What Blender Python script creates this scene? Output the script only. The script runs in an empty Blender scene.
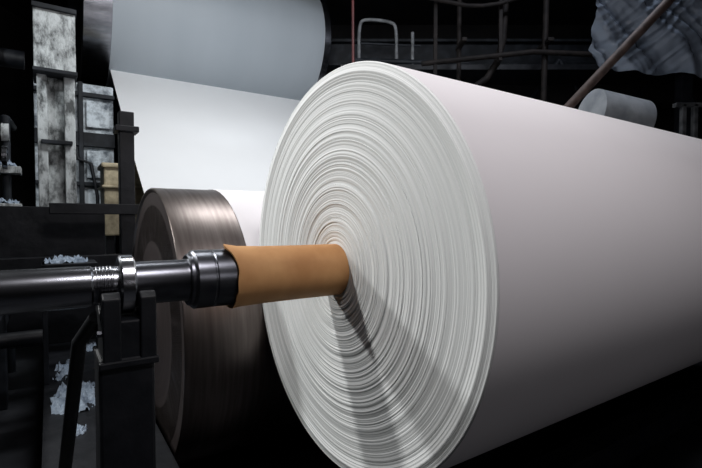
import bpy, math, random
from mathutils import Vector, Matrix, noise
random.seed(7)
rnd=random.uniform
# ---------------------------------------------------------------- frame of the machine
ZC=1.5                       # camera height
PITCH=math.radians(1.75)
TH=math.radians(56.4)
ANG=math.pi/2-TH
CX,CY,CZ=-0.060,1.725,1.313 # centre of the near face of the paper roll
M=Matrix.Translation((CX,CY,0))@Matrix.Rotation(ANG,4,'Z')   # local X: along rolls, local Y: up-machine
I4=Matrix.Identity(4)
R=0.754
# ---------------------------------------------------------------- materials
def nt(name):
    m=bpy.data.materials.new(name); m.use_nodes=True
    t=m.node_tree; b=t.nodes['Principled BSDF']; return m,t,b
def mat(name,c1,c2=None,scale=6,rough=.6,metal=0,bump=.0,detail=6,stretch=(1,1,1),rough2=None,lo=.35,hi=.65,spec=.5,nr=.5):
    m,t,b=nt(name)
    c2=c2 or c1
    tc=t.nodes.new('ShaderNodeTexCoord'); mp=t.nodes.new('ShaderNodeMapping'); mp.inputs['Scale'].default_value=stretch
    n=t.nodes.new('ShaderNodeTexNoise'); n.inputs['Scale'].default_value=scale; n.inputs['Detail'].default_value=detail; n.inputs['Roughness'].default_value=nr
    r=t.nodes.new('ShaderNodeValToRGB'); r.color_ramp.elements[0].position=lo; r.color_ramp.elements[1].position=hi
    r.color_ramp.elements[0].color=(*c1,1); r.color_ramp.elements[1].color=(*c2,1)
    L=t.links.new
    L(tc.outputs['Object'],mp.inputs[0]); L(mp.outputs[0],n.inputs['Vector']); L(n.outputs[0],r.inputs[0]); L(r.outputs[0],b.inputs['Base Color'])
    b.inputs['Roughness'].default_value=rough; b.inputs['Metallic'].default_value=metal
    b.inputs['Specular IOR Level'].default_value=spec
    if rough2 is not None:
        mr=t.nodes.new('ShaderNodeMapRange'); mr.inputs['To Min'].default_value=rough; mr.inputs['To Max'].default_value=rough2
        L(n.outputs[0],mr.inputs[0]); L(mr.outputs[0],b.inputs['Roughness'])
    if bump:
        bp=t.nodes.new('ShaderNodeBump'); bp.inputs['Strength'].default_value=bump; bp.inputs['Distance'].default_value=.02
        L(n.outputs[0],bp.inputs['Height']); L(bp.outputs[0],b.inputs['Normal'])
    return m
def ring_mat(name,c1,c2,freqs=(55,260),rough=.8,metal=0,bump=.3,spec=.3):
    """concentric layers around local X axis"""
    m,t,b=nt(name); L=t.links.new; N=t.nodes.new
    tc=N('ShaderNodeTexCoord'); sx=N('ShaderNodeSeparateXYZ'); L(tc.outputs['Object'],sx.inputs[0])
    cb=N('ShaderNodeCombineXYZ'); L(sx.outputs['Y'],cb.inputs[0]); L(sx.outputs['Z'],cb.inputs[1])
    ln=N('ShaderNodeVectorMath'); ln.operation='LENGTH'; L(cb.outputs[0],ln.inputs[0])
    wn=N('ShaderNodeTexNoise'); wn.inputs['Scale'].default_value=1.6; wn.inputs['Detail'].default_value=1; L(cb.outputs[0],wn.inputs['Vector'])
    ma=N('ShaderNodeMath'); ma.operation='MULTIPLY_ADD'; ma.inputs[1].default_value=.006; L(wn.outputs[0],ma.inputs[0]); L(ln.outputs['Value'],ma.inputs[2])
    outs=[]
    for f in freqs:
        n=N('ShaderNodeTexNoise'); n.noise_dimensions='1D'; n.inputs['Scale'].default_value=f; n.inputs['Detail'].default_value=3
        L(ma.outputs[0],n.inputs['W']); outs.append(n.outputs[0])
    mx=N('ShaderNodeMath'); mx.operation='ADD'; L(outs[0],mx.inputs[0]); L(outs[1],mx.inputs[1])
    hf=N('ShaderNodeMath'); hf.operation='MULTIPLY'; hf.inputs[1].default_value=.5; L(mx.outputs[0],hf.inputs[0])
    r=N('ShaderNodeValToRGB'); r.color_ramp.elements[0].position=.36; r.color_ramp.elements[1].position=.6
    r.color_ramp.elements[0].color=(*c1,1); r.color_ramp.elements[1].color=(*c2,1)
    L(hf.outputs[0],r.inputs[0]); L(r.outputs[0],b.inputs['Base Color'])
    bp=N('ShaderNodeBump'); bp.inputs['Strength'].default_value=bump; bp.inputs['Distance'].default_value=.006
    L(hf.outputs[0],bp.inputs['Height']); L(bp.outputs[0],b.inputs['Normal'])
    b.inputs['Roughness'].default_value=rough; b.inputs['Metallic'].default_value=metal; b.inputs['Specular IOR Level'].default_value=spec
    return m
m_face=ring_mat('paper_layers',(.77,.79,.785),(.88,.895,.89),freqs=(80,320),bump=.28)
m_paper=mat('paper_web',(.79,.765,.78),(.83,.805,.82),1.2,.75,spec=.25)
m_sheet=mat('paper_sheet',(.82,.83,.835),(.85,.86,.865),.8,.8,spec=.15)
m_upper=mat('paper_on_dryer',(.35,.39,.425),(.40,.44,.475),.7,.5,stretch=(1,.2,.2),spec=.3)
m_pulp=mat('wrapped_paper',(.22,.24,.26),(.42,.44,.46),3,.6,bump=.5)
m_core=mat('kraft_cardboard',(.42,.20,.075),(.56,.30,.125),7,.65,bump=.15,stretch=(1,1,1),spec=.3)
m_steel=mat('brushed_steel',(.24,.25,.275),(.34,.35,.38),8,.24,1,bump=.0,stretch=(1,3,3))
m_dsteel=mat('dark_steel',(.10,.105,.12),(.17,.175,.195),8,.30,1,bump=.0,stretch=(1,3,3))
m_chrome=mat('bright_steel',(.55,.57,.61),(.7,.71,.75),20,.2,1)
m_drum=mat('drum_shell',(.18,.15,.138),(.27,.235,.22),5,.36,1,bump=.0,stretch=(8,.5,.5))
m_drumface=ring_mat('drum_end_steel',(.040,.031,.031),(.055,.044,.043),freqs=(8,40),rough=.55,metal=.5,bump=.02,spec=.4)
m_iron=mat('black_iron',(.003,.004,.006),(.010,.011,.014),9,.5,bump=.3,spec=.3)
m_iron2=mat('grimy_iron',(.005,.007,.010),(.028,.033,.042),5,.6,bump=.4,lo=.45,hi=.8,spec=.3)
m_rust=mat('rusty_pipe',(.050,.033,.028),(.11,.074,.062),10,.7,bump=.3)
m_brown=mat('brown_pipework',(.005,.004,.004),(.014,.011,.010),7,.7,bump=.3,spec=.2)
m_red=mat('red_paint',(.10,.015,.015),(.06,.01,.01),8,.5)
m_post=mat('flaked_grey_paint',(.07,.075,.075),(.52,.55,.55),7.0,.75,bump=.8,lo=.40,hi=.56,detail=12,stretch=(1,1,.5),nr=.68)
m_rail=mat('grey_rail_paint',(.08,.085,.09),(.20,.21,.22),7.0,.6,bump=.2)
m_guard=mat('guard_grey_paint',(.03,.033,.036),(.12,.125,.13),7.0,.6,bump=.3)
m_pale=mat('dusty_pale_paint',(.10,.12,.14),(.60,.66,.70),5.0,.7,bump=.5,lo=.38,hi=.56,detail=12,nr=.68)
m_yel=mat('ochre_paint',(.24,.20,.13),(.60,.52,.35),6,.65,bump=.4,nr=.65,detail=10)
m_fluff=mat('paper_fluff',(.18,.23,.30),(.34,.41,.49),25,.9,bump=.6)
m_floor=mat('wet_concrete',(.006,.007,.009),(.028,.03,.035),2.5,.4,rough2=.8,bump=.3,spec=.3)
m_wall=mat('dark_plaster',(.009,.008,.009),(.022,.020,.020),1.5,.85,bump=.3)
m_ceil=mat('dark_ceiling',(.006,.006,.008),(.014,.014,.018),2,.9)
m_plas,t,b=nt('plastic_film')
b.inputs['Base Color'].default_value=(.30,.36,.45,1); b.inputs['Roughness'].default_value=.22
b.inputs['Transmission Weight'].default_value=.15; b.inputs['Alpha'].default_value=.70
# ---------------------------------------------------------------- builders
def link(o): bpy.context.scene.collection.objects.link(o)
def empty(name,m=M):
    e=bpy.data.objects.new(name,None); link(e); e.matrix_world=m; e.empty_display_size=.1; return e
def mk(name,verts,faces,material,parent=None,smooth=False,loc=(0,0,0),m=None,bevel=0):
    me=bpy.data.meshes.new(name); me.from_pydata([tuple(v) for v in verts],[],faces); me.update()
    me.materials.append(material)
    for p in me.polygons: p.use_smooth=smooth
    o=bpy.data.objects.new(name,me); link(o)
    if parent: o.parent=parent; o.location=loc
    else: o.matrix_world=(m or I4)@Matrix.Translation(loc)
    if bevel:
        bv=o.modifiers.new('bevel','BEVEL'); bv.width=bevel; bv.segments=2
    return o
def boxdata(x0,x1,y0,y1,z0,z1):
    v=[(x,y,z) for x in (x0,x1) for y in (y0,y1) for z in (z0,z1)]
    f=[(0,1,3,2),(4,6,7,5),(0,4,5,1),(2,3,7,6),(0,2,6,4),(1,5,7,3)]
    return v,f
def boxes(name,lst,material,parent=None,m=M,bevel=.006):
    V=[];F=[]
    for bx in lst:
        v,f=boxdata(*bx); o=len(V); V+=v; F+=[tuple(i+o for i in q) for q in f]
    return mk(name,V,F,material,parent,False,(0,0,0),m,bevel)
def lathe(name,prof,material,parent,loc,seg=96,closed=False,fn=None,sharp=35):
    V=[];F=[];n=len(prof)
    for i,(t_,r_) in enumerate(prof):
        for k in range(seg):
            a=2*math.pi*k/seg; tt,rr=(t_,r_) if fn is None else fn(i,t_,r_,a)
            V.append((tt,rr*math.cos(a),rr*math.sin(a)))
    for i in range(n-1 if not closed else n):
        j=(i+1)%n
        for k in range(seg):
            l=(k+1)%seg; F.append((i*seg+k,i*seg+l,j*seg+l,j*seg+k))
    if not closed:
        if prof[0][1]>1e-4: F.append(tuple(range(seg-1,-1,-1)))
        if prof[-1][1]>1e-4: F.append(tuple((n-1)*seg+k for k in range(seg)))
    o=mk(name,V,F,material,parent,True,loc)
    o.data.set_sharp_from_angle(angle=math.radians(sharp))
    return o
def tube(name,pts,r,material,parent=None,m=M,seg=14,smoothpath=0):
    pts=[Vector(p) for p in pts]
    for _ in range(smoothpath):
        q=[pts[0]]
        for a,b_ in zip(pts[:-1],pts[1:]): q+= [a.lerp(b_,.25),a.lerp(b_,.75)]
        q.append(pts[-1]); pts=q
    V=[];F=[];n=len(pts)
    ref=None
    for i,p in enumerate(pts):
        d=((pts[min(i+1,n-1)]-pts[max(i-1,0)]).normalized())
        if ref is None: ref=d.orthogonal().normalized()
        ref=(ref-d*ref.dot(d)).normalized(); s=d.cross(ref)
        for k in range(seg):
            a=2*math.pi*k/seg; V.append(p+ref*r*math.cos(a)+s*r*math.sin(a))
    for i in range(n-1):
        for k in range(seg):
            l=(k+1)%seg; F.append((i*seg+k,i*seg+l,(i+1)*seg+l,(i+1)*seg+k))
    F.append(tuple(range(seg-1,-1,-1))); F.append(tuple((n-1)*seg+k for k in range(seg)))
    o=mk(name,V,F,material,parent,True,(0,0,0),m); o.data.set_sharp_from_angle(angle=math.radians(50)); return o
# ---------------------------------------------------------------- paper roll
LEN=4.7
roll=empty('paper_roll')
prof=[]
rr=.0965
off=0
while rr<R-.006:
    w=rnd(.0018,.0042)
    amp=1.1 if rr<.33 else (.6 if rr<.55 else .42)
    off=off*.72+rnd(-.0010,.0010)*amp
    if random.random()<.06: off+=rnd(-.0026,.0026)*amp
    ext=.003*math.exp(-((rr-.72)/.02)**2)
    prof.append((-off-ext,rr)); prof.append((-off-ext+rnd(-.0003,.0003)*amp,min(rr+w*.8,R-.006))); rr+=w
def wob(i,t_,r_,a):
    n=noise.noise(Vector((math.cos(a)*1.3,math.sin(a)*1.3,r_*9)))
    return t_+n*.0008, r_+ (0 if i==0 else .0010*noise.noise(Vector((math.cos(a),math.sin(a),r_*3+5))))
prof.append((0.0,R-.003)); prof.append((.004,R-.0005))
lathe('layered_end_face',prof,m_face,roll,(0,0,CZ),seg=256,fn=wob,sharp=60)
body=[(.004,R-.0005)]+[(.004+ (LEN-.008)*i/24.,R) for i in range(0,25)]+[(LEN,R-.004),(LEN,.09)]
lathe('wound_paper_body',body,m_paper,roll,(0,0,CZ),seg=256,sharp=40)
def torn(i,t_,r_,a):
    if i in (0,1,7):
        up=max(0,math.cos(a-1.9))**8
        n=noise.noise(Vector((math.cos(a)*2.5,math.sin(a)*2.5,0)))
        return t_-.026*up+n*.008, r_+.008*up+n*.002
    return t_,r_
lathe('cardboard_core',[(-.412,.0975),(-.412,.1035),(-.385,.101),(-.30,.098),(-.15,.0965),(.02,.0965),(.02,.090),(-.385,.0945)],m_core,roll,(0,0,CZ),seg=96,closed=True,fn=torn)
# ---------------------------------------------------------------- spindle shaft
shaft=empty('spindle_shaft')
col=[(-.30,.07),(-.30,.090),(-.40,.0905),(-.412,.0905),(-.414,.092),(-.470,.092),(-.473,.0895),(-.477,.0895),(-.480,.0925),(-.530,.0925),(-.535,.088),(-.538,.082),(-.546,.081),(-.549,.076),(-.549,.055)]
lathe('chuck_collar',col,m_dsteel,shaft,(0,0,CZ),sharp=25)
lathe('shaft_neck',[(-.53,.0),(-.53,.066),(-.555,.066),(-.56,.064),(-.70,.064),(-.70,0)],m_dsteel,shaft,(0,0,CZ),sharp=25)
pr=[(-.70,0),(-.70,.052)]
x=-.755
while x>-.80: pr+=[(x,.054),(x-.002,.056),(x-.005,.056),(x-.007,.054)]; x-=.009
pr+=[(-.805,.054),(-.81,.0575),(-2.1,.0575),(-2.105,.0)]
lathe('journal',pr,m_steel,shaft,(0,0,CZ),sharp=25)
lathe('locking_ring',[(-.700,.05),(-.700,.079),(-.705,.085),(-.735,.085),(-.740,.079),(-.740,.05)],m_chrome,shaft,(0,0,CZ),sharp=25)
# ---------------------------------------------------------------- bearing stand
st=empty('bearing_stand')
def saddle(t0,t1):
    V=[];F=[];K=16;ro=.067
    pts=[(-.105,-.20),(-.105,-.025),(-.085,-.01)]
    for k in range(K+1):
        a=math.pi+math.pi*k/K; pts.append((ro*math.cos(a),ro*math.sin(a)-.01))
    pts+=[(.085,-.01),(.105,-.025),(.105,-.20)]
    n=len(pts)
    for tt in (t0,t1): V+=[(tt,p[0],CZ+p[1]-.002) for p in pts]
    for k in range(n-1): F.append((k,k+1,n+k+1,n+k))
    F.append((n-1,0,n,2*n-1)); F.append(tuple(range(n))[::-1]); F.append(tuple(range(n,2*n)))
    return V,F
for i,(a_,b_) in enumerate(((-.697,-.655),(-.79,-.745))):
    v,f=saddle(a_,b_); mk('saddle_plate_%d'%(i+1),v,f,m_iron,st,False,(0,0,0),bevel=.004)
boxes('saddle_block',[(-.775,-.67,-.095,.095,CZ-.20,CZ-.088)],m_iron,st,bevel=.006)
boxes('post',[(-.80,-.66,-.10,.05,.0,CZ-.19),(-.86,-.60,-.16,.11,0,.03)],m_iron,st,bevel=.008)
boxes('cap_plate',[(-.80,-.65,-.11,.11,CZ-.215,CZ-.195)],m_iron,st,bevel=.004)
tube('brace',[(-.79,.06,CZ-.10),(-.83,.20,CZ-.2),(-.86,.4,.72),(-.88,.6,.42)],.022,m_iron,st)
for k,(e_,t_) in enumerate(((-.088,-.79),(.088,-.79))):
    tube('bolt_%d'%(k+1),[(t_-.012,e_,CZ-.12),(t_+.012,e_,CZ-.12)],.010,m_dsteel,st,seg=6)
# ---------------------------------------------------------------- reel drum
DE,DZ,RD=1.52,.87,.825
TD=-.39
drum=empty('reel_drum')
lathe('drum_shell',[(TD+.012,RD-.03),(TD,RD-.012),(TD,RD-.004),(TD+.007,RD),(.0,RD),(1,RD),(3,RD),(4.9,RD),(4.91,RD-.01),(4.91,.3)],m_drum,drum,(0,DE,DZ),seg=192,sharp=30)
lathe('drum_end_plate',[(TD+.006,0),(TD+.006,.12),(TD+.010,.13),(TD+.012,.5),(TD+.012,.72),(TD+.010,RD-.028),(-.2,RD-.028)],m_drumface,drum,(0,DE,DZ),seg=128,sharp=30)
boxes('drive_pedestal',[(4.95,5.05,DE-.2,DE+.2,0,DZ+.15)],m_iron,drum)
# ---------------------------------------------------------------- web of paper
UR=1.35
UE,UZ=7.80,5.23
PW=4.66
def strip(name,path,t0,t1,material,parent=None):
    V=[];F=[];nt_=12
    for (e,z) in path:
        for k in range(nt_+1): V.append((t0+(t1-t0)*k/nt_,e,z))
    w=nt_+1
    for i in range(len(path)-1):
        for k in range(nt_): F.append((i*w+k,i*w+k+1,(i+1)*w+k+1,(i+1)*w+k))
    return mk(name,V,F,material,parent,True,(0,0,0),M)
web=empty('paper_sheet')
path=[]
for k in range(41):
    a=math.radians(165-215*k/40.)
    path.append((DE+(RD+.004)*math.cos(a),DZ+(RD+.004)*math.sin(a)))
strip('web_on_drum',path,-.03,PW,m_paper,web)
GE,GZ,GR=2.80,1.00,.11
top=Vector((7.25,ZC+2.57))
pl=[(path[-1][0],path[-1][1]),(GE,GZ-GR-.003),(GE+.08,GZ-.06),(GE+.115,GZ+.0)]
p1=Vector((GE+.115,GZ))
for k in range(1,17):
    f=k/16.; q=p1.lerp(top,f); pl.append((q.x,q.y-.06*math.sin(math.pi*f)))
strip('web_span',pl,-.0,PW,m_sheet,web)
g=empty('guide_roll')
lathe('guide_shell',[(-.12,0),(-.12,GR*.9),(-.1,GR-.002),(4.8,GR-.002),(4.8,0)],m_dsteel,g,(0,GE,GZ),seg=48)
# ---------------------------------------------------------------- dryer cylinder
dry=empty('dryer_cylinder')
lathe('steel_shell',[(-.57,.0),(-.57,.25),(-.45,.3),(-.41,UR-.16),(-.43,UR-.06),(-.43,UR-.02),(-.41,UR),(3.88,UR),(3.90,UR-.03),(3.90,.2)],m_steel,dry,(0,UE,UZ),seg=160,sharp=30)
path=[]
for k in range(49):
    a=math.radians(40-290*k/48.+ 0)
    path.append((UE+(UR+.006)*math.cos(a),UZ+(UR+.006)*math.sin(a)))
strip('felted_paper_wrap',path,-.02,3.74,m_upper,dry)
# ---------------------------------------------------------------- machine frame (tending side)
fr=empty('machine_bed')
boxes('base_beam',[(-.90,-.46,.35,7.5,.0,.36)],m_iron,fr,bevel=.01)
boxes('beam_flange',[(-.95,-.43,.3,7.5,.36,.385)],m_iron,fr,bevel=.004)
boxes('outer_rail',[(-1.30,-1.18,.5,6.5,.70,.84),(-1.28,-1.20,1.4,1.5,0,.7),(-1.28,-1.20,3,3.12,0,.7),(-1.28,-1.20,5.6,5.72,0,.7)],m_iron2,fr,bevel=.008)
boxes('upright_black',[(-.375,-.255,3.0,3.12,.385,2.46),(-.41,-.22,2.96,3.16,2.28,2.33)],m_iron,fr,bevel=.006)
boxes('cross_rail',[(-.90,-.20,2.95,3.06,1.55,1.64),(-1.6,-.2,2.95,3.06,1.10,1.20)],m_iron,fr,bevel=.006)
boxes('lower_panel',[(-2.6,-.46,3.4,3.5,.385,1.62)],m_iron,fr,bevel=.006)
boxes('tray',[(-.95,-.62,2.2,2.5,1.18,1.20),(-.95,-.92,2.2,2.5,.385,1.2)],m_iron2,fr,bevel=.004)
tube('cross_pipe',[(-2.6,2.6,1.02),(-.50,2.6,1.02)],.06,m_iron,fr)
tube('cross_pipe_low',[(-2.6,2.2,.72),(-.95,2.2,.72)],.05,m_iron,fr)
# flaked column
DT=.065
colm=empty('machine_column')
boxes('column_web',[(-1.00+DT,-.76+DT,4.4,4.52,1.5,3.35),(-1.05+DT,-.96+DT,4.3,4.62,1.5,3.35),(-.81+DT,-.71+DT,4.3,4.62,1.5,3.35)],m_post,colm,bevel=.008)
boxes('column_foot',[(-1.04+DT,-.73+DT,4.32,4.60,.385,1.5)],m_iron,colm,bevel=.008)
boxes('column_head',[(-1.07+DT,-.70+DT,4.2,4.7,3.05,3.68)],m_post,colm,bevel=.012)
boxes('column_ledges',[(-1.08+DT,-.69+DT,4.17,4.74,3.66,3.71),(-1.08+DT,-.69+DT,4.17,4.74,3.02,3.06),(-1.02+DT,-.74+DT,4.24,4.34,2.3,2.34)],m_iron2,colm,bevel=.006)
# machinery behind
mb=empty('dryer_housing')
boxes('housing_panel',[(-1.05,-.06,6.3,6.45,.385,3.5)],m_pale,mb,bevel=.01)
boxes('housing_ribs',[(-1.05,-.05,6.22,6.3,3.3,3.36),(-1.05,-.05,6.22,6.3,2.58,2.78),(-1.05,-.05,6.22,6.3,2.0,2.06),(-.52,-.46,6.2,6.3,.4,3.5)],m_iron2,mb,bevel=.006)
boxes('housing_door',[(-.42,-.12,6.24,6.3,2.86,3.24),(-.42,-.12,6.24,6.3,2.12,2.52)],m_pale,mb,bevel=.01)
tube('housing_conduit',[(-.62,6.15,3.5),(-.62,6.15,2.4),(-.3,6.15,2.3),(-.3,6.15,.5)],.025,m_iron,mb,smoothpath=1)
gb=empty('gearbox_housing')
boxes('gearbox_body',[(-.32,.36,5.0,5.5,1.3,2.2),(-.35,.40,4.96,5.54,2.16,2.22),(-.35,.40,4.96,5.54,1.9,1.94)],m_yel,gb,bevel=.03)
boxes('gearbox_legs',[(-.30,-.2,5.05,5.45,0,1.3),(.25,.34,5.05,5.45,0,1.3)],m_iron,gb)
# valve and pipes at far left
vp=empty('steam_pipework')
tube('riser_1',[(-2.05,3.9,0),(-2.05,3.9,4.6),(-2.05,5.5,4.9)],.07,m_iron2,vp)
tube('riser_2',[(-1.24,4.1,.0),(-1.24,4.1,2.5),(-1.24,5.3,2.6)],.04,m_iron2,vp)
tube('riser_3',[(-1.42,4.6,.0),(-1.42,4.6,4.4)],.035,m_iron2,vp)
tube('header',[(-3.6,4.9,3.3),(-1.1,4.9,3.3)],.10,m_iron,vp)
tube('header_2',[(-3.6,4.2,1.1),(-1.3,4.2,1.1)],.09,m_iron,vp)
lathe('valve_wheel',[(-.02,.09),(-.02,.11),(.02,.11),(.02,.09)],m_steel,vp,(-1.24,3.98,2.1),seg=32,closed=True)
lathe('flange',[(-.03,.0),(-.03,.09),(.03,.09),(.03,0)],m_post,vp,(-1.24,4.1,2.35),seg=32)
boxes('pipe_bracket',[(-1.40,-1.12,3.98,4.2,1.95,2.02),(-1.40,-1.12,3.98,4.2,1.6,1.66)],m_post,vp)
# ---------------------------------------------------------------- fluff
def fluff(name,cx,cy,cz,sx_,sy_,h,seed,parent=None):
    n=30;V=[];F=[]
    for i in range(n):
        for j in range(n):
            u=i/(n-1)*2-1; v=j/(n-1)*2-1
            d=math.sqrt(u*u+v*v)+.9*noise.noise(Vector((u*2.4,v*2.4,seed)))+.4*noise.noise(Vector((u*7,v*7,seed)))
            k=max(0,1-d); z=h*(min(1,k*2.2))*(.4+1.2*abs(noise.noise(Vector((u*6,v*6,seed+3)))))-.004
            V.append((cx+u*sx_+.08*sx_*noise.noise(Vector((u*6,v*6,seed+9))),cy+v*sy_,cz+z))
    for i in range(n-1):
        for j in range(n-1):
            a=i*n+j
            if max(V[a][2],V[a+1][2],V[a+n][2],V[a+n+1][2])>cz-.003: F.append((a,a+n,a+n+1,a+1))
    return mk(name,V,F,m_fluff,parent,True,(0,0,0),M)
fl=empty('paper_fluff_debris')
for i,(a_,b_,c_,d_,e_,h_) in enumerate([(-.78,1.85,.385,.13,.28,.06),(-.80,1.30,.385,.05,.06,.03),(-.82,2.5,.385,.08,.25,.04),(-.6,3.1,.385,.13,.15,.04),(-1.24,1.6,.84,.05,.3,.03),(-.82,4.45,3.71,.15,.18,.05),(-.80,2.35,1.2,.13,.10,.05),(-1.25,4.08,2.02,.11,.09,.06),(-1.25,4.08,1.66,.11,.09,.05)]):
    fluff('clump_%d'%(i+1),a_,b_,c_,d_,e_,h_,i*7.3,fl)
# ---------------------------------------------------------------- rails under the roll
cr=empty('reel_rails')
boxes('near_rail',[(-.35,5.0,-1.0,-.86,.20,.34),(-.35,5.0,-.25,-.1,.16,.30)],m_iron,cr,bevel=.008)
boxes('rail_feet',[(x_,x_+.12,-1.02,-.0,0,.2) for x_ in (-.2,1.4,3.0,4.6)],m_iron,cr)
fs=empty('drive_stand')
boxes('stand_plates',[(5.1,5.4,-1.6,-.2,.0,.62),(5.1,5.5,.9,8.0,0,.5),(5.15,5.35,2.6,2.85,.5,3.0),(5.1,5.4,2.2,8.2,2.3,2.55)],m_iron2,fs,bevel=.01)
# ---------------------------------------------------------------- upper background
rl=empty('catwalk_railing',I4)
ry=8.6
tube('loop_rail',[(.15,ry,4.5),(.15,ry,5.15),(.25,ry,5.25),(.75,ry,5.2),(.85,ry,5.1),(.85,ry,4.5)],.03,m_rail,rl,I4,smoothpath=2)
tube('mid_rail',[(.15,ry,4.8),(1.3,ry,4.75)],.022,m_iron2,rl,I4)
tube('end_post',[(1.15,ry,4.3),(1.15,ry,5.0)],.03,m_rail,rl,I4)
tube('toe_pipe',[(.0,ry,4.48),(2.2,ry,4.42)],.05,m_iron2,rl,I4)
boxes('catwalk_deck',[(-.2,6.5,ry-.1,ry+.9,4.28,4.38)],m_iron,rl,I4)
boxes('catwalk_post',[(.9,1.05,ry,ry+.2,0,4.3),(6.2,6.4,ry,ry+.2,0,4.3)],m_iron,rl,I4)
tube('red_sprinkler_pipe',[(0.02,7.6,7.0),(0.04,7.6,3.4)],.022,m_red,None,I4)
gd=empty('roof_girders',I4)
boxes('girder_flanges',[(-1,9,9.8,10.1,5.3,5.36),(-1,9,9.8,10.1,4.8,4.86),(-1,9,9.93,9.98,4.86,5.3),(-3,9,7.4,7.6,5.95,6.3)],m_iron2,gd,I4)
for i in range(7):
    tube('lattice_%d'%(i+1),[(1+i*1.1,9.5,3.2+(i%2)*1.6),(2.1+i*1.1,9.5,4.8-(i%2)*1.6)],.05,m_iron2,gd,I4)
tube('lower_chord',[(.6,9.5,3.15),(9,9.5,3.15)],.07,m_brown,gd,I4)
pk=empty('overhead_pipe_rack',I4)
tube('pipe_1',[(1.3,8.0,3.6),(2.6,8.0,3.9),(2.7,8.0,5.8)],.06,m_brown,pk,I4,smoothpath=2)
tube('pipe_2',[(1.2,7.8,4.15),(3.1,7.8,4.35),(6.5,7.8,4.2)],.045,m_brown,pk,I4)
tube('pipe_3',[(1.9,8.1,3.0),(1.9,8.1,5.9)],.04,m_brown,pk,I4)
tube('pipe_4',[(3.3,7.9,2.6),(3.35,7.9,5.9)],.05,m_brown,pk,I4)
tube('pipe_5',[(1.3,7.7,5.2),(2.3,7.7,5.0),(3.5,7.7,5.5)],.035,m_brown,pk,I4,smoothpath=2)
boxes('rack_hangers',[(1.86,1.94,7.7,8.2,4.5,4.56),(3.3,3.4,7.7,8.2,4.5,4.56),(2.5,2.56,7.78,7.84,4.2,7.0),(1.4,1.46,7.78,7.84,3.9,7.0)],m_brown,pk,I4)
tube('rusty_diagonal_pipe',[(2.2,5.0,2.55),(3.75,5.2,4.15)],.05,m_rust,None,I4)
# plastic sheet hung from above
V=[];F=[];nx,nz=150,90
for i in range(nx):
    for j in range(nz):
        u=i/(nx-1); v=j/(nz-1)
        x=2.98+u*2.7+ .10*noise.noise(Vector((u*3,v*2,1)))
        bottom=3.52-.60*u+.20*noise.noise(Vector((u*5,0,2)))
        z=4.7+(bottom-4.7)*v
        d1=u-v*.45; d2=u*1.0+v*.55
        rid=lambda s:1-abs(s)*2
        q=.18*noise.noise(Vector((d1*6,v*.8,3)))+.09*rid(noise.noise(Vector((d1*11,v*1.0,8))))+.04*rid(noise.noise(Vector((d2*17,v*1.4,12))))+.012*noise.noise(Vector((d1*45,v*6,30)))
        V.append((x,5.75-q-.3*v*(1-v),z-.10*math.sin(u*9)*v))
for i in range(nx-1):
    for j in range(nz-1):
        a=i*nz+j; F.append((a,a+1,a+nz+1,a+nz))
mk('plastic_sheeting',V,F,m_plas,None,True)
boxes('sheeting_rail',[(2.7,6,5.7,5.8,4.72,4.78)],m_iron,None,I4)
bk=empty('spare_paper_reel',I4)
o=lathe('reel_body',[(0,.0),(0,.1),(0.001,.30),(.01,.32),(.75,.32),(.76,.1),(.76,0)],m_pulp,bk,(3.28,6.3,2.98),seg=64)
o.rotation_euler=(0,math.radians(10),math.radians(8))
boxes('reel_shelf',[(2.6,4.8,6.0,7.0,2.42,2.5),(2.7,2.8,6.1,6.2,0,2.42),(4.6,4.7,6.1,6.2,0,2.42)],m_iron2,bk,I4)
fin=empty('guard_fence',I4)
boxes('guard_slats',[(3.98+i*.14,4.03+i*.14,5.5,5.56,2.2,2.9) for i in range(11)]+[(3.9,5.6,5.5,5.57,2.86,2.91),(3.9,5.6,5.5,5.57,0,2.25)],m_guard,fin,I4)
# ---------------------------------------------------------------- room
def plane(name,b_,material): return boxes(name,[b_],material,None,I4,0)
plane('floor',(-9,10,-5,13,-.1,0),m_floor)
plane('ceiling',(-9,10,-5,13,7,7.1),m_ceil)
plane('wall_back',(-9,10,13,13.1,0,7),m_wall)
plane('wall_left',(-9.1,-9,-5,13,0,7),m_wall)
plane('wall_right',(10,10.1,-5,13,0,7),m_wall)
plane('wall_front',(-9,10,-5.1,-5,0,7),m_wall)
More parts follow.
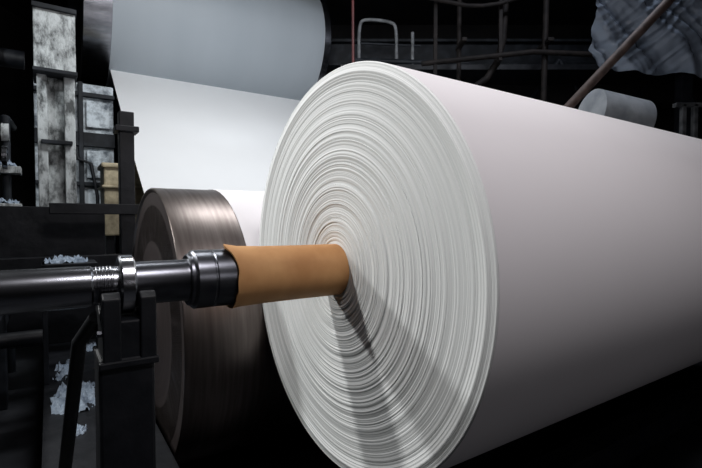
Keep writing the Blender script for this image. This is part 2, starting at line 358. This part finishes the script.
# ---------------------------------------------------------------- lights
def spot(name,loc,target,power,color,size=70,rad=.06,blend=.6):
    l=bpy.data.lights.new(name,'SPOT'); l.energy=power; l.color=color; l.spot_size=math.radians(size); l.spot_blend=blend; l.shadow_soft_size=rad
    o=bpy.data.objects.new(name,l); link(o); p=M@Vector(loc); q=M@Vector(target)
    o.location=p; o.rotation_euler=(q-p).to_track_quat('-Z','Y').to_euler(); return o
def area(name,loc,target,power,color,sx_,sy_):
    l=bpy.data.lights.new(name,'AREA'); l.energy=power; l.color=color; l.shape='RECTANGLE'; l.size=sx_; l.size_y=sy_
    o=bpy.data.objects.new(name,l); link(o); p=M@Vector(loc); q=M@Vector(target)
    o.location=p; o.rotation_euler=(q-p).to_track_quat('-Z','Y').to_euler(); return o
spot('hall_spot_lamp',(-2.6,1.5,CZ+3.1),(0,0,CZ),355,(1,1,.985),60,.14)
spot('hall_spot_lamp.001',(-2.7,3.5,CZ+2.3),(0,0,CZ),380,(.985,1,.995),60,.16)
area('overhead_lamp',(-.2,-1.6,3.8),(.3,0,CZ),42,(1,.955,.975),.9,.4)
area('sheet_fill',(1.0,2.2,5.4),(.9,5.0,2.0),150,(.96,.98,1),2.6,.8)  # added area light to brighten the paper sheet, no fixture modelled
spot('dryer_lamp',(1.5,3.6,3.2),(1.5,UE,UZ-.5),22,(.88,.94,1),90,.2)
spot('frame_fill',(-2.9,1.6,4.6),(-1.05,5.2,2.7),360,(.90,.96,1),26,.1,.9)  # added spot that brightens the column and housing, not a known fixture
area('bay_fill',(4.6,1.6,6.2),(4.6,2.6,3.6),70,(.84,.89,1),1.5,.5)  # added light to lift the plastic sheeting and the dark background
area('roll_fill',(.8,-3.6,2.2),(.6,0,1.0),5.5,(1,.96,1),1.4,.5)  # added weak fill from behind the camera for the roll's dark underside
w=bpy.data.worlds.new('world'); bpy.context.scene.world=w; w.use_nodes=True
w.node_tree.nodes['Background'].inputs[0].default_value=(.4,.5,.7,1); w.node_tree.nodes['Background'].inputs[1].default_value=.05
# ---------------------------------------------------------------- camera
cd=bpy.data.cameras.new('camera'); cd.lens=455/702*36; cd.sensor_width=36; cd.clip_start=.02
co=bpy.data.objects.new('camera',cd); link(co); co.location=(0,0,ZC); co.rotation_euler=(math.pi/2-PITCH,0,0)
bpy.context.scene.camera=co
bpy.context.scene.view_settings.view_transform='Standard'
